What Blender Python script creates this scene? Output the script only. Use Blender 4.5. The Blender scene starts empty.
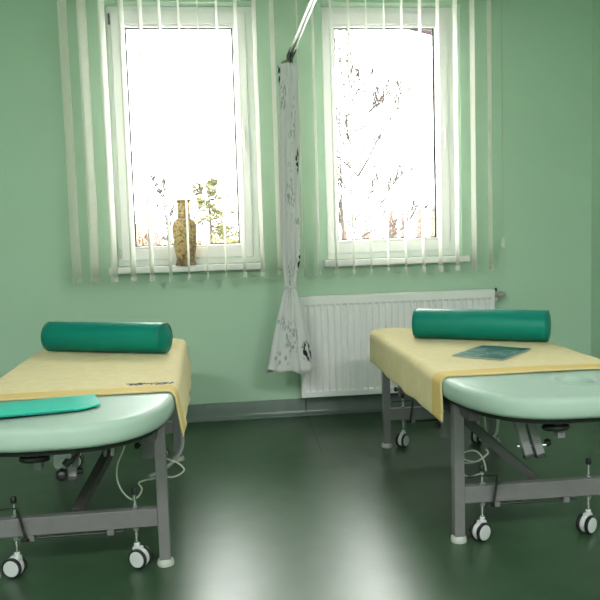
import bpy, bmesh, math, random
from math import sin, cos, pi, radians as R
from mathutils import Vector, Matrix
random.seed(7)
S = bpy.context.scene
COL = S.collection

# ------------------------------------------------------------------ helpers
def obj(name, bm, mat, parent=None, smooth=False, angle=None):
    me = bpy.data.meshes.new(name)
    bm.normal_update()
    bm.to_mesh(me); bm.free()
    for m in (mat if isinstance(mat, (list, tuple)) else [mat]):
        me.materials.append(m)
    if smooth or angle:
        for p in me.polygons: p.use_smooth = True
    if angle:
        me.set_sharp_from_angle(angle=R(angle))
    o = bpy.data.objects.new(name, me); COL.objects.link(o)
    if parent is not None: o.parent = parent
    return o

def tag(o, label, cat=None, group=None, kind=None):
    o['label'] = label
    if cat: o['category'] = cat
    if group: o['group'] = group
    if kind: o['kind'] = kind
    return o

def root(name, label, cat, loc=(0, 0, 0), rz=0, group=None, kind=None):
    o = bpy.data.objects.new(name, None); COL.objects.link(o)
    o.empty_display_size = .1
    o.location = loc; o.rotation_euler = (0, 0, rz)
    return tag(o, label, cat, group, kind)

def NB(): return bmesh.new()

def box(bm, x0, x1, y0, y1, z0, z1, bev=0, mi=0):
    b = bmesh.new()
    v = [b.verts.new((x, y, z)) for x in (x0, x1) for y in (y0, y1) for z in (z0, z1)]
    for f in ((0, 1, 3, 2), (4, 6, 7, 5), (0, 4, 5, 1), (2, 3, 7, 6), (0, 2, 6, 4), (1, 5, 7, 3)):
        b.faces.new([v[i] for i in f])
    bmesh.ops.recalc_face_normals(b, faces=b.faces)
    if bev:
        bmesh.ops.bevel(b, geom=b.edges[:], offset=bev, segments=2, profile=.6, affect='EDGES')
    for f in b.faces: f.material_index = mi
    join(bm, b)

def join(bm, b, M=None):
    if M is not None: b.transform(M)
    me = bpy.data.meshes.new('tmp'); b.to_mesh(me); b.free()
    bm.from_mesh(me); bpy.data.meshes.remove(me)

def beam(bm, a, b_, w, h, bev=.002, up=(0, 0, 1)):
    """square tube between two points; w sideways, h along up"""
    a = Vector(a); b_ = Vector(b_); d = b_ - a; L = d.length; d.normalize()
    s = d.cross(Vector(up))
    if s.length < 1e-4: s = Vector((1, 0, 0))
    s.normalize(); u = s.cross(d)
    t = bmesh.new(); box(t, -w/2, w/2, 0, L, -h/2, h/2, bev)
    M = Matrix((s, d, u)).transposed().to_4x4(); M.translation = a
    join(bm, t, M)

def smooth_path(pts, n=8):
    pts = [Vector(p) for p in pts]; out = []
    for i in range(len(pts)-1):
        p0 = pts[max(i-1, 0)]; p1 = pts[i]; p2 = pts[i+1]; p3 = pts[min(i+2, len(pts)-1)]
        for k in range(n):
            t = k/n
            out.append(.5*((2*p1)+(p2-p0)*t+(2*p0-5*p1+4*p2-p3)*t*t+(3*p1-p0-3*p2+p3)*t**3))
    out.append(pts[-1]); return out

def tube(bm, pts, r, n=8, cap=True):
    """r: number or list"""
    pts = [Vector(p) for p in pts]
    rs = r if isinstance(r, (list, tuple)) else [r]*len(pts)
    prev = None; rings = []
    for i, p in enumerate(pts):
        d = (pts[min(i+1, len(pts)-1)] - pts[max(i-1, 0)])
        d = d.normalized() if d.length > 1e-9 else Vector((0, 0, 1))
        if prev is None:
            s = d.orthogonal().normalized()
        else:
            s = prev - d*prev.dot(d)
            s = s.normalized() if s.length > 1e-6 else d.orthogonal().normalized()
        prev = s; u = d.cross(s)
        rings.append([bm.verts.new(p + (s*cos(2*pi*k/n) + u*sin(2*pi*k/n))*rs[i]) for k in range(n)])
    for a, b in zip(rings, rings[1:]):
        for k in range(n):
            bm.faces.new((a[k], a[(k+1) % n], b[(k+1) % n], b[k]))
    if cap:
        bm.faces.new(rings[0][::-1]); bm.faces.new(rings[-1])

def lathe(bm, prof, n=32, M=None, mi=0, cap=True):
    """prof: (r, z) list revolved about z"""
    b = bmesh.new(); rings = []
    for r, z in prof:
        rings.append([b.verts.new((r*cos(2*pi*k/n), r*sin(2*pi*k/n), z)) for k in range(n)])
    for a, c in zip(rings, rings[1:]):
        for k in range(n):
            b.faces.new((a[k], a[(k+1) % n], c[(k+1) % n], c[k]))
    if cap:
        if prof[0][0] > 1e-5: b.faces.new(rings[0][::-1])
        if prof[-1][0] > 1e-5: b.faces.new(rings[-1])
    bmesh.ops.remove_doubles(b, verts=b.verts, dist=1e-6)
    bmesh.ops.recalc_face_normals(b, faces=b.faces)
    for f in b.faces: f.material_index = mi
    join(bm, b, M)

def cyl(bm, a, b_, r, n=20, bev=0):
    a = Vector(a); d = Vector(b_)-a; L = d.length
    M = d.to_track_quat('Z', 'Y').to_matrix().to_4x4(); M.translation = a
    p = [(0, 0), (r-bev, 0), (r, bev), (r, L-bev), (r-bev, L), (0, L)] if bev else [(0, 0), (r, 0), (r, L), (0, L)]
    lathe(bm, p, n, M)

# ------------------------------------------------------------------ materials
def mat(name, col, rough=.5, metal=0, spec=.5, noise=None, bump=None, coat=0, sheen=0, trans=None):
    """noise=(scale, amount) mottles the colour; bump=(scale, strength); trans = share of translucent cloth"""
    m = bpy.data.materials.new(name); m.use_nodes = True
    N = m.node_tree.nodes; L = m.node_tree.links
    P = N['Principled BSDF']
    P.inputs['Base Color'].default_value = (*col, 1)
    P.inputs['Roughness'].default_value = rough
    P.inputs['Metallic'].default_value = metal
    P.inputs['Specular IOR Level'].default_value = spec
    P.inputs['Coat Weight'].default_value = coat
    P.inputs['Sheen Weight'].default_value = sheen
    tc = N.new('ShaderNodeTexCoord')
    if noise:
        n = N.new('ShaderNodeTexNoise'); n.inputs['Scale'].default_value = noise[0]; n.inputs['Detail'].default_value = 6
        L.new(tc.outputs['Object'], n.inputs['Vector'])
        r = N.new('ShaderNodeValToRGB')
        r.color_ramp.elements[0].position = .3; r.color_ramp.elements[1].position = .7
        r.color_ramp.elements[0].color = (*[c*(1-noise[1]) for c in col], 1)
        r.color_ramp.elements[1].color = (*[min(1, c*(1+noise[1])) for c in col], 1)
        L.new(n.outputs['Fac'], r.inputs['Fac']); L.new(r.outputs['Color'], P.inputs['Base Color'])
    if bump:
        n = N.new('ShaderNodeTexNoise'); n.inputs['Scale'].default_value = bump[0]; n.inputs['Detail'].default_value = 3
        L.new(tc.outputs['Object'], n.inputs['Vector'])
        b = N.new('ShaderNodeBump'); b.inputs['Strength'].default_value = bump[1]; b.inputs['Distance'].default_value = .01
        L.new(n.outputs['Fac'], b.inputs['Height']); L.new(b.outputs['Normal'], P.inputs['Normal'])
    if trans:
        t = N.new('ShaderNodeBsdfTranslucent'); mx = N.new('ShaderNodeMixShader')
        mx.inputs[0].default_value = trans
        src = P.inputs['Base Color'].links[0].from_socket if P.inputs['Base Color'].is_linked else None
        if src: L.new(src, t.inputs['Color'])
        else: t.inputs['Color'].default_value = (*col, 1)
        L.new(P.outputs[0], mx.inputs[1]); L.new(t.outputs[0], mx.inputs[2])
        L.new(mx.outputs[0], N['Material Output'].inputs['Surface'])
    return m

M = {}
M['wall'] = mat('green_wall_paint', (.458, .626, .492), .7, spec=.25, noise=(1.3, .03), bump=(90, .04))
M['ceil'] = mat('white_ceiling_paint', (.78, .80, .76), .8, spec=.2)
M['base'] = mat('dark_green_skirting', (.125, .16, .148), .24, noise=(6, .12), bump=(14, .08))
M['upvc'] = mat('white_window_plastic', (.86, .83, .84), .35)
M['sill'] = mat('white_sill_board', (.87, .84, .85), .3)
M['gasket'] = mat('black_gasket', (.02, .02, .022), .6)
M['slat'] = mat('white_blind_fabric', (.94, .935, .89), .75, spec=.2, noise=(60, .02), trans=.58)
M['weight'] = mat('slat_weight_plastic', (.72, .74, .68), .5)
M['chain'] = mat('bead_chain', (.45, .50, .44), .5)
M['rad'] = mat('radiator_enamel', (.82, .785, .815), .38)
M['brass'] = mat('valve_brass', (.50, .42, .34), .4, metal=.6)
M['vinyl'] = mat('pale_green_vinyl', (.345, .448, .388), .46, spec=.16, noise=(3, .03), bump=(160, .03))
M['board'] = mat('black_base_board', (.012, .014, .013), .55)
M['frame'] = mat('grey_powder_coat', (.155, .148, .155), .42, noise=(40, .05))
M['darkframe'] = mat('dark_grey_powder_coat', (.075, .070, .072), .45)
M['black'] = mat('black_plastic', (.012, .012, .013), .35)
M['chrome'] = mat('chrome', (.85, .85, .86), .12, metal=1)
M['steel'] = mat('dark_chromed_steel', (.42, .40, .42), .22, metal=1)
M['wheelgrey'] = mat('light_grey_caster_plastic', (.55, .55, .57), .4)
M['foot'] = mat('pale_foot_plastic', (.40, .40, .38), .5)
M['cable'] = mat('white_cable', (.50, .53, .46), .5)
M['hose'] = mat('grey_hose', (.25, .26, .25), .45, bump=(160, .3))
M['teal'] = mat('dark_teal_vinyl', (.001, .195, .148), .45, spec=.25, noise=(5, .08), bump=(120, .05))
M['tealpipe'] = mat('teal_piping', (.004, .125, .095), .4)
M['turq'] = mat('turquoise_vinyl', (.012, .46, .36), .35, noise=(6, .06))
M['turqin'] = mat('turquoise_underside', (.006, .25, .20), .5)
M['rail'] = mat('brushed_rail_metal', (.24, .25, .21), .42, metal=1)
M['paper'] = mat('page_paper', (.7, .72, .7), .7)
M['snow'] = mat('snow', (.82, .83, .85), .9, spec=.1)
M['bark'] = mat('bare_branch_bark', (.030, .024, .021), .9, spec=.1)
M['birch'] = mat('birch_bark', (.42, .40, .38), .9, spec=.1, noise=(3.5, .30))
M['larch'] = mat('reddish_bare_larch', (.120, .082, .066), .95, spec=0, noise=(1.5, .3))
M['olive'] = mat('pale_olive_spruce', (.122, .112, .08), .95, spec=0, noise=(1.5, .3))
M['pine'] = mat('pine_needles', (.09, .085, .042), .95, spec=0, noise=(1.5, .35))
M['bush'] = mat('dry_bush_twigs', (.15, .112, .078), .95, spec=0, noise=(2, .35))
M['eave'] = mat('brown_eave_board', (.016, .008, .009), .9, spec=.1)
M['lampwhite'] = mat('lamp_housing', (.75, .75, .75), .5)  # body of the added, unseen fill lamps
M['thread_dark'] = mat('dark_embroidery_thread', (.10, .11, .14), .8)
M['thread_red'] = mat('red_embroidery_thread', (.48, .11, .06), .8)

def glass_mat():
    m = bpy.data.materials.new('window_glass'); m.use_nodes = True
    N = m.node_tree.nodes; L = m.node_tree.links; N.remove(N['Principled BSDF'])
    t = N.new('ShaderNodeBsdfTransparent'); t.inputs[0].default_value = (.96, .98, .97, 1)
    g = N.new('ShaderNodeBsdfGlossy'); g.inputs['Roughness'].default_value = .02
    f = N.new('ShaderNodeFresnel'); f.inputs['IOR'].default_value = 1.35
    mx = N.new('ShaderNodeMixShader')
    L.new(f.outputs[0], mx.inputs[0]); L.new(t.outputs[0], mx.inputs[1]); L.new(g.outputs[0], mx.inputs[2])
    L.new(mx.outputs[0], N['Material Output'].inputs['Surface']); return m
M['glass'] = glass_mat()

def floor_mat():
    m = mat('dark_green_vinyl_floor', (.030, .066, .032), .27, spec=.62, noise=(9, .16))
    N = m.node_tree.nodes; L = m.node_tree.links; P = N['Principled BSDF']
    tc = N.new('ShaderNodeTexCoord')
    # fine fleck of the vinyl, gentle unevenness of the sheet and a welded seam
    n2 = N.new('ShaderNodeTexNoise'); n2.inputs['Scale'].default_value = 5; n2.inputs['Detail'].default_value = 5
    L.new(tc.outputs['Object'], n2.inputs['Vector'])
    b = N.new('ShaderNodeBump'); b.inputs['Strength'].default_value = .02; b.inputs['Distance'].default_value = .02
    L.new(n2.outputs['Fac'], b.inputs['Height']); L.new(b.outputs['Normal'], P.inputs['Normal'])
    mr = N.new('ShaderNodeMapRange'); mr.inputs['To Min'].default_value = .30; mr.inputs['To Max'].default_value = .37
    L.new(n2.outputs['Fac'], mr.inputs['Value']); L.new(mr.outputs[0], P.inputs['Roughness'])
    return m
M['floor'] = floor_mat()

def towel_mat(name, col):
    m = mat(name, col, .95, spec=.1, noise=(25, .06), bump=(420, .5), sheen=.25)
    return m
M['towel'] = towel_mat('yellow_terry', (.66, .54, .27))
M['band'] = mat('woven_yellow_border', (.65, .46, .175), .85, spec=.15, bump=(300, .3))

def curtain_mat():
    """thin grey curtain with darker printed leaf sprays"""
    m = mat('grey_leaf_print_curtain', (.86, .84, .86), .85, spec=.15)
    N = m.node_tree.nodes; L = m.node_tree.links; P = N['Principled BSDF']
    uv = N.new('ShaderNodeTexCoord')
    mp = N.new('ShaderNodeMapping'); mp.inputs['Scale'].default_value = (1, 1, 1)
    L.new(uv.outputs['UV'], mp.inputs['Vector'])
    patch = N.new('ShaderNodeTexNoise'); patch.inputs['Scale'].default_value = 5.5; patch.inputs['Detail'].default_value = 1
    L.new(mp.outputs[0], patch.inputs['Vector'])
    r1 = N.new('ShaderNodeValToRGB'); r1.color_ramp.elements[0].position = .60; r1.color_ramp.elements[1].position = .68
    L.new(patch.outputs['Fac'], r1.inputs['Fac'])
    mp2 = N.new('ShaderNodeMapping'); mp2.inputs['Scale'].default_value = (44, 20, 1); mp2.inputs['Rotation'].default_value = (0, 0, .6)
    L.new(uv.outputs['UV'], mp2.inputs['Vector'])
    vo = N.new('ShaderNodeTexVoronoi'); vo.inputs['Scale'].default_value = 1.6
    L.new(mp2.outputs[0], vo.inputs['Vector'])
    r2 = N.new('ShaderNodeValToRGB'); r2.color_ramp.elements[0].position = .36; r2.color_ramp.elements[1].position = .50
    r2.color_ramp.elements[0].color = (1, 1, 1, 1); r2.color_ramp.elements[1].color = (0, 0, 0, 1)
    L.new(vo.outputs['Distance'], r2.inputs['Fac'])
    r2b = N.new('ShaderNodeValToRGB'); r2b.color_ramp.elements[0].position = .50; r2b.color_ramp.elements[1].position = .62
    r2b.color_ramp.elements[0].color = (1, 1, 1, 1); r2b.color_ramp.elements[1].color = (0, 0, 0, 1)
    L.new(vo.outputs['Distance'], r2b.inputs['Fac'])
    def sprays(spots, leaf=None):
        """mask of printed sprays: soft ovals around the given spots of the cloth"""
        acc = None
        for (cu, cv, ru, rv) in spots:
            a = N.new('ShaderNodeVectorMath'); a.operation = 'SUBTRACT'; a.inputs[1].default_value = (cu, cv, 0); L.new(uv.outputs['UV'], a.inputs[0])
            c = N.new('ShaderNodeVectorMath'); c.operation = 'MULTIPLY'; c.inputs[1].default_value = (1/ru, 1/rv, 0); L.new(a.outputs[0], c.inputs[0])
            d = N.new('ShaderNodeVectorMath'); d.operation = 'LENGTH'; L.new(c.outputs[0], d.inputs[0])
            e = N.new('ShaderNodeMapRange'); e.inputs['From Min'].default_value = 1.15; e.inputs['From Max'].default_value = .75; L.new(d.outputs['Value'], e.inputs['Value'])
            if acc is None: acc = e.outputs[0]
            else:
                f = N.new('ShaderNodeMath'); f.operation = 'MAXIMUM'; L.new(acc, f.inputs[0]); L.new(e.outputs[0], f.inputs[1]); acc = f.outputs[0]
        f = N.new('ShaderNodeMath'); f.operation = 'MULTIPLY'; L.new(acc, f.inputs[0]); L.new((leaf or r2).outputs['Color'], f.inputs[1])
        return f.outputs[0]
    grey = N.new('ShaderNodeMath'); grey.operation = 'MULTIPLY'; L.new(r1.outputs['Color'], grey.inputs[0]); L.new(r2.outputs['Color'], grey.inputs[1])
    grey2 = N.new('ShaderNodeMath'); grey2.operation = 'MAXIMUM'; L.new(grey.outputs[0], grey2.inputs[0])
    L.new(sprays([(.470, 1.00, .05, .09), (.475, .20, .04, .10), (.415, .07, .05, .05), (.40, 1.52, .04, .08), (.52, 1.42, .03, .12), (.445, .52, .03, .10)]), grey2.inputs[1])
    m1 = N.new('ShaderNodeMix'); m1.data_type = 'RGBA'; m1.inputs[6].default_value = (.86, .84, .86, 1); m1.inputs[7].default_value = (.50, .495, .52, 1)
    L.new(grey2.outputs[0], m1.inputs[0])
    mix = N.new('ShaderNodeMix'); mix.data_type = 'RGBA'; mix.inputs[7].default_value = (.035, .04, .045, 1)
    L.new(m1.outputs[2], mix.inputs[6]); L.new(sprays([(.585, 1.17, .045, .075), (.585, .62, .040, .075), (.580, .11, .050, .060), (.335, 1.66, .040, .060)], r2b), mix.inputs[0])
    L.new(mix.outputs[2], P.inputs['Base Color'])
    t = N.new('ShaderNodeBsdfTranslucent'); mx = N.new('ShaderNodeMixShader'); mx.inputs[0].default_value = .38
    L.new(mix.outputs[2], t.inputs['Color'])
    L.new(P.outputs[0], mx.inputs[1]); L.new(t.outputs[0], mx.inputs[2])
    L.new(mx.outputs[0], N['Material Output'].inputs['Surface'])
    return m
M['curtain'] = curtain_mat()

def ramp_noise_mat(name, scale, stops, rough=.4, detail=4, coat=0, dist=0, stretch=(1, 1, 1)):
    m = mat(name, (.5, .5, .5), rough, coat=coat)
    N = m.node_tree.nodes; L = m.node_tree.links; P = N['Principled BSDF']
    tc = N.new('ShaderNodeTexCoord'); mp = N.new('ShaderNodeMapping'); mp.inputs['Scale'].default_value = stretch
    n = N.new('ShaderNodeTexNoise'); n.inputs['Scale'].default_value = scale; n.inputs['Detail'].default_value = detail
    n.inputs['Distortion'].default_value = dist
    L.new(tc.outputs['Object'], mp.inputs[0]); L.new(mp.outputs[0], n.inputs['Vector'])
    r = N.new('ShaderNodeValToRGB'); r.color_ramp.interpolation = 'LINEAR'
    while len(r.color_ramp.elements) < len(stops): r.color_ramp.elements.new(.5)
    for e, (p, c) in zip(r.color_ramp.elements, stops):
        e.position = p; e.color = (*c, 1)
    L.new(n.outputs['Fac'], r.inputs['Fac']); L.new(r.outputs['Color'], P.inputs['Base Color'])
    return m
M['vase_body'] = ramp_noise_mat('vase_floral_panel', 52, [(.30, (.10, .045, .02)), (.42, (.34, .13, .05)), (.49, (.44, .32, .13)), (.56, (.50, .41, .20)), (.66, (.16, .19, .07))], .3, coat=.4)
M['vase_band'] = ramp_noise_mat('vase_gilt_brown', 60, [(.35, (.075, .045, .022)), (.5, (.20, .125, .05)), (.65, (.36, .25, .09))], .3, coat=.4)
M['mag'] = ramp_noise_mat('magazine_cover_print', 13, [(.32, (.008, .022, .022)), (.45, (.03, .08, .08)), (.53, (.20, .27, .26)), (.60, (.03, .12, .11)), (.75, (.010, .06, .06))], .3, detail=5, dist=.6)
M['magplain'] = mat('magazine_cover_teal', (.015, .09, .09), .3)

# ------------------------------------------------------------------ room shell
XL, XR, YB, ZC = -2.7, 2.275, -6.6, 2.82
W1 = (-.668, .187); W2 = (.590, 1.432); WZ = (.943, 2.462); WT = .30
bm = NB()
xs = [XL-.2, W1[0], W1[1], W2[0], W2[1], XR+.2]; zs = [-.1, WZ[0], WZ[1], ZC+.1]
for i in range(5):
    for k in range(3):
        if k == 1 and i in (1, 3): continue
        box(bm, xs[i], xs[i+1], 0, WT, zs[k], zs[k+1])
bmesh.ops.remove_doubles(bm, verts=bm.verts, dist=1e-5)
# drop the coincident inner faces so the wall is one shell
seen = {}
for f in bm.faces: seen.setdefault(tuple(sorted(v.index for v in f.verts)) if False else tuple(round(c, 4) for c in f.calc_center_median()), []).append(f)
dbl = [f for fs in seen.values() if len(fs) > 1 for f in fs]
bmesh.ops.delete(bm, geom=dbl, context='FACES_ONLY')
tag(obj('wall_back', bm, M['wall']), 'light green painted wall with two window openings', 'wall', kind='structure')

def slab(name, x0, x1, y0, y1, z0, z1, m, label, cat):
    b = NB(); box(b, x0, x1, y0, y1, z0, z1)
    return tag(obj(name, b, m), label, cat, kind='structure')
slab('wall_right', XR, XR+.2, YB, 0, -.1, ZC+.1, M['wall'], 'green side wall at the right edge of the room', 'wall')
slab('wall_left', XL-.2, XL, YB, 0, -.1, ZC+.1, M['wall'], 'green side wall left of the beds', 'wall')
slab('wall_front', XL-.2, XR+.2, YB-.2, YB, -.1, ZC+.1, M['wall'], 'green wall opposite the windows', 'wall')
slab('floor', XL, XR, YB, 0, -.1, 0, M['floor'], 'dark green glossy vinyl floor', 'floor')
slab('ceiling', XL, XR, YB, 0, ZC, ZC+.1, M['ceil'], 'white ceiling', 'ceiling')

def skirting(name, a, b_, nrm, label):
    """flat strip with a cove running into the floor"""
    a = Vector(a); b_ = Vector(b_); n = Vector(nrm)
    prof = [(0, .100), (.004, .102), (.006, .098), (.006, .03), (.010, .016), (.020, .006), (.036, .0015), (.036, .0)]
    bm = NB(); r1 = []; r2 = []
    for d, z in prof:
        r1.append(bm.verts.new(a+n*d+Vector((0, 0, z)))); r2.append(bm.verts.new(b_+n*d+Vector((0, 0, z))))
    for i in range(len(prof)-1): bm.faces.new((r1[i], r1[i+1], r2[i+1], r2[i]))
    bmesh.ops.recalc_face_normals(bm, faces=bm.faces)
    return tag(obj(name, bm, M['base'], smooth=True), label, 'baseboard', kind='structure')
sk = skirting('baseboard_back', (XL, 0, 0), (XR, 0, 0), (0, -1, 0), 'dark green vinyl skirting along the window wall')
b = NB(); box(b, .425, .432, -.009, 0, .002, .101); obj('joint', b, M['board'], sk)
skirting('baseboard_right', (XR, 0, 0), (XR, YB, 0), (-1, 0, 0), 'dark green vinyl skirting along the right wall')
skirting('baseboard_left', (XL, 0, 0), (XL, YB, 0), (1, 0, 0), 'dark green vinyl skirting along the left wall')
b = NB(); beam(b, (.431, -.04, .0002), (.408, -.80, .0002), .0025, .001, 0)
tag(obj('trim_1', b, M['board']), 'welded seam line in the vinyl floor', 'floor seam', kind='structure')

def ringframe(bm, x0, x1, z0, z1, wl, wr, wb, wt, y0, y1, bev=.004):
    """mitred frame: outer rect minus borders"""
    o = [(x0, z0), (x1, z0), (x1, z1), (x0, z1)]
    i = [(x0+wl, z0+wb), (x1-wr, z0+wb), (x1-wr, z1-wt), (x0+wl, z1-wt)]
    b = bmesh.new()
    V = lambda p, y: b.verts.new((p[0], y, p[1]))
    of = [V(p, y0) for p in o]; inf = [V(p, y0) for p in i]; ob = [V(p, y1) for p in o]; ib = [V(p, y1) for p in i]
    for k in range(4):
        j = (k+1) % 4
        b.faces.new((of[k], of[j], inf[j], inf[k])); b.faces.new((ob[j], ob[k], ib[k], ib[j]))
        b.faces.new((of[j], of[k], ob[k], ob[j])); b.faces.new((inf[k], inf[j], ib[j], ib[k]))
    bmesh.ops.recalc_face_normals(b, faces=b.faces)
    if bev:
        es = [e for e in b.edges if all(abs(v.co.y-y0) < 1e-6 for v in e.verts) and len(e.link_faces) == 2 and e.calc_face_angle(0) > .5]
        bmesh.ops.bevel(b, geom=es, offset=bev, segments=2, profile=.5, affect='EDGES')
    join(bm, b)

def window(name, W, label, sx0, sx1, g0, g1):
    x0, x1 = W; z0, z1 = WZ
    r = root(name, label, 'window', (0, 0, 0), kind='structure')
    # g0, g1: left and right edge of the glass
    fx0, fx1, fz0, fz1 = g0-.085, g1+.085, z0+.036, z1-.036
    b = NB(); ringframe(b, x0+.001, x1-.001, z0+.001, z1-.001, fx0-x0+.012, x1-fx1+.012, .048, .048, .078, .150); obj('window_frame', b, M['upvc'], r)
    b = NB(); ringframe(b, fx0, fx1, fz0, fz1, .064, .064, .066, .070, .062, .128, .006)
    s = obj('sash', b, M['upvc'], r)
    # glazing bead sloping back to the pane
    b = NB(); ringframe(b, fx0+.062, fx1-.062, fz0+.064, fz1-.068, .018, .018, .018, .018, .070, .110, .008); obj('glazing_bead', b, M['upvc'], s)
    b = NB(); ringframe(b, fx0+.0795, fx1-.0795, fz0+.0815, fz1-.0855, .0085, .0095, .006, .0075, .094, .1035, 0); obj('gasket', b, M['gasket'], s)
    b = NB(); box(b, fx0+.079, fx1-.079, .100, .103, fz0+.081, fz1-.085); obj('pane', b, M['glass'], s)
    for hz in (fz0+.012, fz1-.075):
        b = NB(); cyl(b, (fx0-.004, .056, hz), (fx0-.004, .056, hz+.062), .0055, 12, .001); box(b, fx0-.006, fx0-.001, .056, .08, hz+.006, hz+.056)
        obj('hinge', b, M['darkframe'] if hz > 2 else M['wheelgrey'], r, angle=40)
    hx = fx1-.033; hz = (z0+z1)/2+.02
    b = NB(); box(b, hx-.014, hx+.014, .052, .0625, hz-.035, hz+.035, .004); h = obj('handle_plate', b, M['upvc'], s)
    b = NB(); cyl(b, (hx, .054, hz), (hx, .026, hz), .009, 14); tube(b, smooth_path([(hx, .030, hz+.006), (hx, .024, hz-.02), (hx, .022, hz-.07), (hx, .026, hz-.115)], 5), [.008]*6+[.0085]*10, 10)
    obj('handle', b, M['upvc'], s, angle=40)
    # inside sill board with end caps
    b = NB(); box(b, x0+.002, x1-.002, -.001, .079, .906, .9425)
    box(b, sx0, sx1, -.062, -.0005, .906, .9425, .006)
    sl = obj('window_sill', b, M['sill'], r)
    for xx in (sx0, sx1):
        b = NB(); box(b, xx-.003, xx+.003, -.064, -.0005, .904, .9445, .002); obj('end_cap', b, M['sill'], sl)
    return r
window('window_1', W1, 'white framed left window with the tall vase on its sill', -.700, .200, -.558, .060)
window('window_2', W2, 'white framed right window above the radiator', .566, 1.456, .6825, 1.293)

# ------------------------------------------------------------------ vertical blinds
def blind(label, xs_, tilts, z0, cord):
    xm = (xs_[0]+xs_[-1])/2
    r = root('vertical_blind', label, 'blind', (xm, -.165, 0), group='open vertical blinds in front of the windows')
    b = NB(); box(b, xs_[0]-.06-xm, xs_[-1]+.06-xm, -.022, .022, 2.60, 2.635, .003); hr = obj('head_rail', b, M['upvc'], r)
    for xx in (xs_[0]-xm+.1, xs_[-1]-xm-.1):
        b = NB(); box(b, xx-.015, xx+.015, -.026, .164, 2.636, 2.642); box(b, xx-.015, xx+.015, .160, .164, 2.60, 2.642); obj('wall_bracket', b, M['upvc'], hr)
    for i, (x, t) in enumerate(zip(xs_, tilts)):
        x -= xm
        b = NB(); n = 14; m = 4
        t2 = t+random.uniform(-1.2, 1.2)
        g = []
        for k in range(n+1):
            z = 2.585+(z0+.002-2.585)*k/n
            a = R(t+(t2-t)*k/n); row = []
            for j in range(m+1):
                s = (j/m-.5)*.127; bow = .0025*(1-(2*j/m-1)**2)
                row.append(b.verts.new((x+sin(a)*s+cos(a)*bow, -cos(a)*s+sin(a)*bow, z)))
            g.append(row)
        for k in range(n):
            for j in range(m): b.faces.new((g[k][j], g[k][j+1], g[k+1][j+1], g[k+1][j]))
        sl = obj('slat', b, M['slat'], r, smooth=True)
        md = sl.modifiers.new('thick', 'SOLIDIFY'); md.thickness = .0008; md.offset = 0
        a = R(t2); b = NB()
        tt = bmesh.new(); box(tt, -.0028, .0028, -.0605, .0605, 0, .030, .0012)
        join(b, tt, Matrix.Translation((x, 0, z0)) @ Matrix.Rotation(a, 4, 'Z')); obj('bottom_weight', b, M['weight'], sl)
        b = NB(); cyl(b, (x, 0, 2.583), (x, 0, 2.602), .004, 10); obj('hanger', b, M['weight'], sl)
    # bead chains joining the slats along both edges
    for sgn in (-1, 1):
        b = NB()
        for i in range(len(xs_)-1):
            p = []
            for k in range(13):
                u = k/12
                xx = xs_[i]+(xs_[i+1]-xs_[i])*u-xm
                p.append((xx+sgn*sin(R(tilts[i]))*-.05, sgn*.058, z0+.012-.026*4*u*(1-u)))
            tube(b, p, .0011, 5)
            for q in p[::1]: lathe(b, [(0, -.0018), (.0016, -.0009), (.0016, .0009), (0, .0018)], 6, Matrix.Translation(q))
        obj('bead_chain', b, M['chain'], r)
    if cord:
        cx, cz = cord; cx -= xm
        b = NB(); tube(b, [(cx, 0, 2.602), (cx, 0, 2.0), (cx, 0, cz+.062)], .0012, 6)
        tube(b, [(cx+.006, 0, 2.602), (cx+.004, 0, 2.0), (cx+.001, 0, cz+.062)], .0012, 6)
        c = obj('pull_cord', b, M['chain'], r)
        b = NB(); lathe(b, [(0, 0), (.010, .001), (.0115, .006), (.009, .055), (.006, .066), (0, .067)], 14, Matrix.Translation((cx, 0, cz)))
        obj('cord_weight', b, M['slat'], c, angle=40)
    return r
XA = [-.088+(x_+.088)*.985 for x_ in [-.879, -.775, -.668, -.561, -.456, -.349, -.243, -.135, -.027, .081, .186, .287]]
XB = [-.088+(x_+.088)*.985 for x_ in [.432, .522, .627, .731, .836, .943, 1.050, 1.158, 1.265, 1.371, 1.474, 1.578]]
# tilt in degrees: 0 = edge straight at the room; wanted width in pixels decides each
def tilt(x, want):       # want: signed width seen, positive = right-hand side turned to the camera
    a = -math.degrees(math.atan2(x+.088, 4.317)); w = -math.degrees(math.asin(max(-1, min(1, want/(745*.127/4.35)))))
    return a, w
TA = []
for x, w in zip(XA, [8, 8.5, 6.5, 5, 4, 2.6, 1.8, 1.0, -2.2, -3.6, -4.2, -4.5]):
    a, v = tilt(x, w); TA.append(a+v)
TB = []
for x, w in zip(XB, [1.2, 2.6, 2.2, 2.0, 1.4, -1.3, -2.2, -3.2, -3.6, -4.6, -4.8, -4.3]):
    a, v = tilt(x, w); TB.append(a+v)
blind('open white vertical blind hanging over the left window with the vase', XA, TA, .866, None)
blind('open white vertical blind hanging over the right window above the radiator', XB, TB, .859, (1.629, .987))

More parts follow.
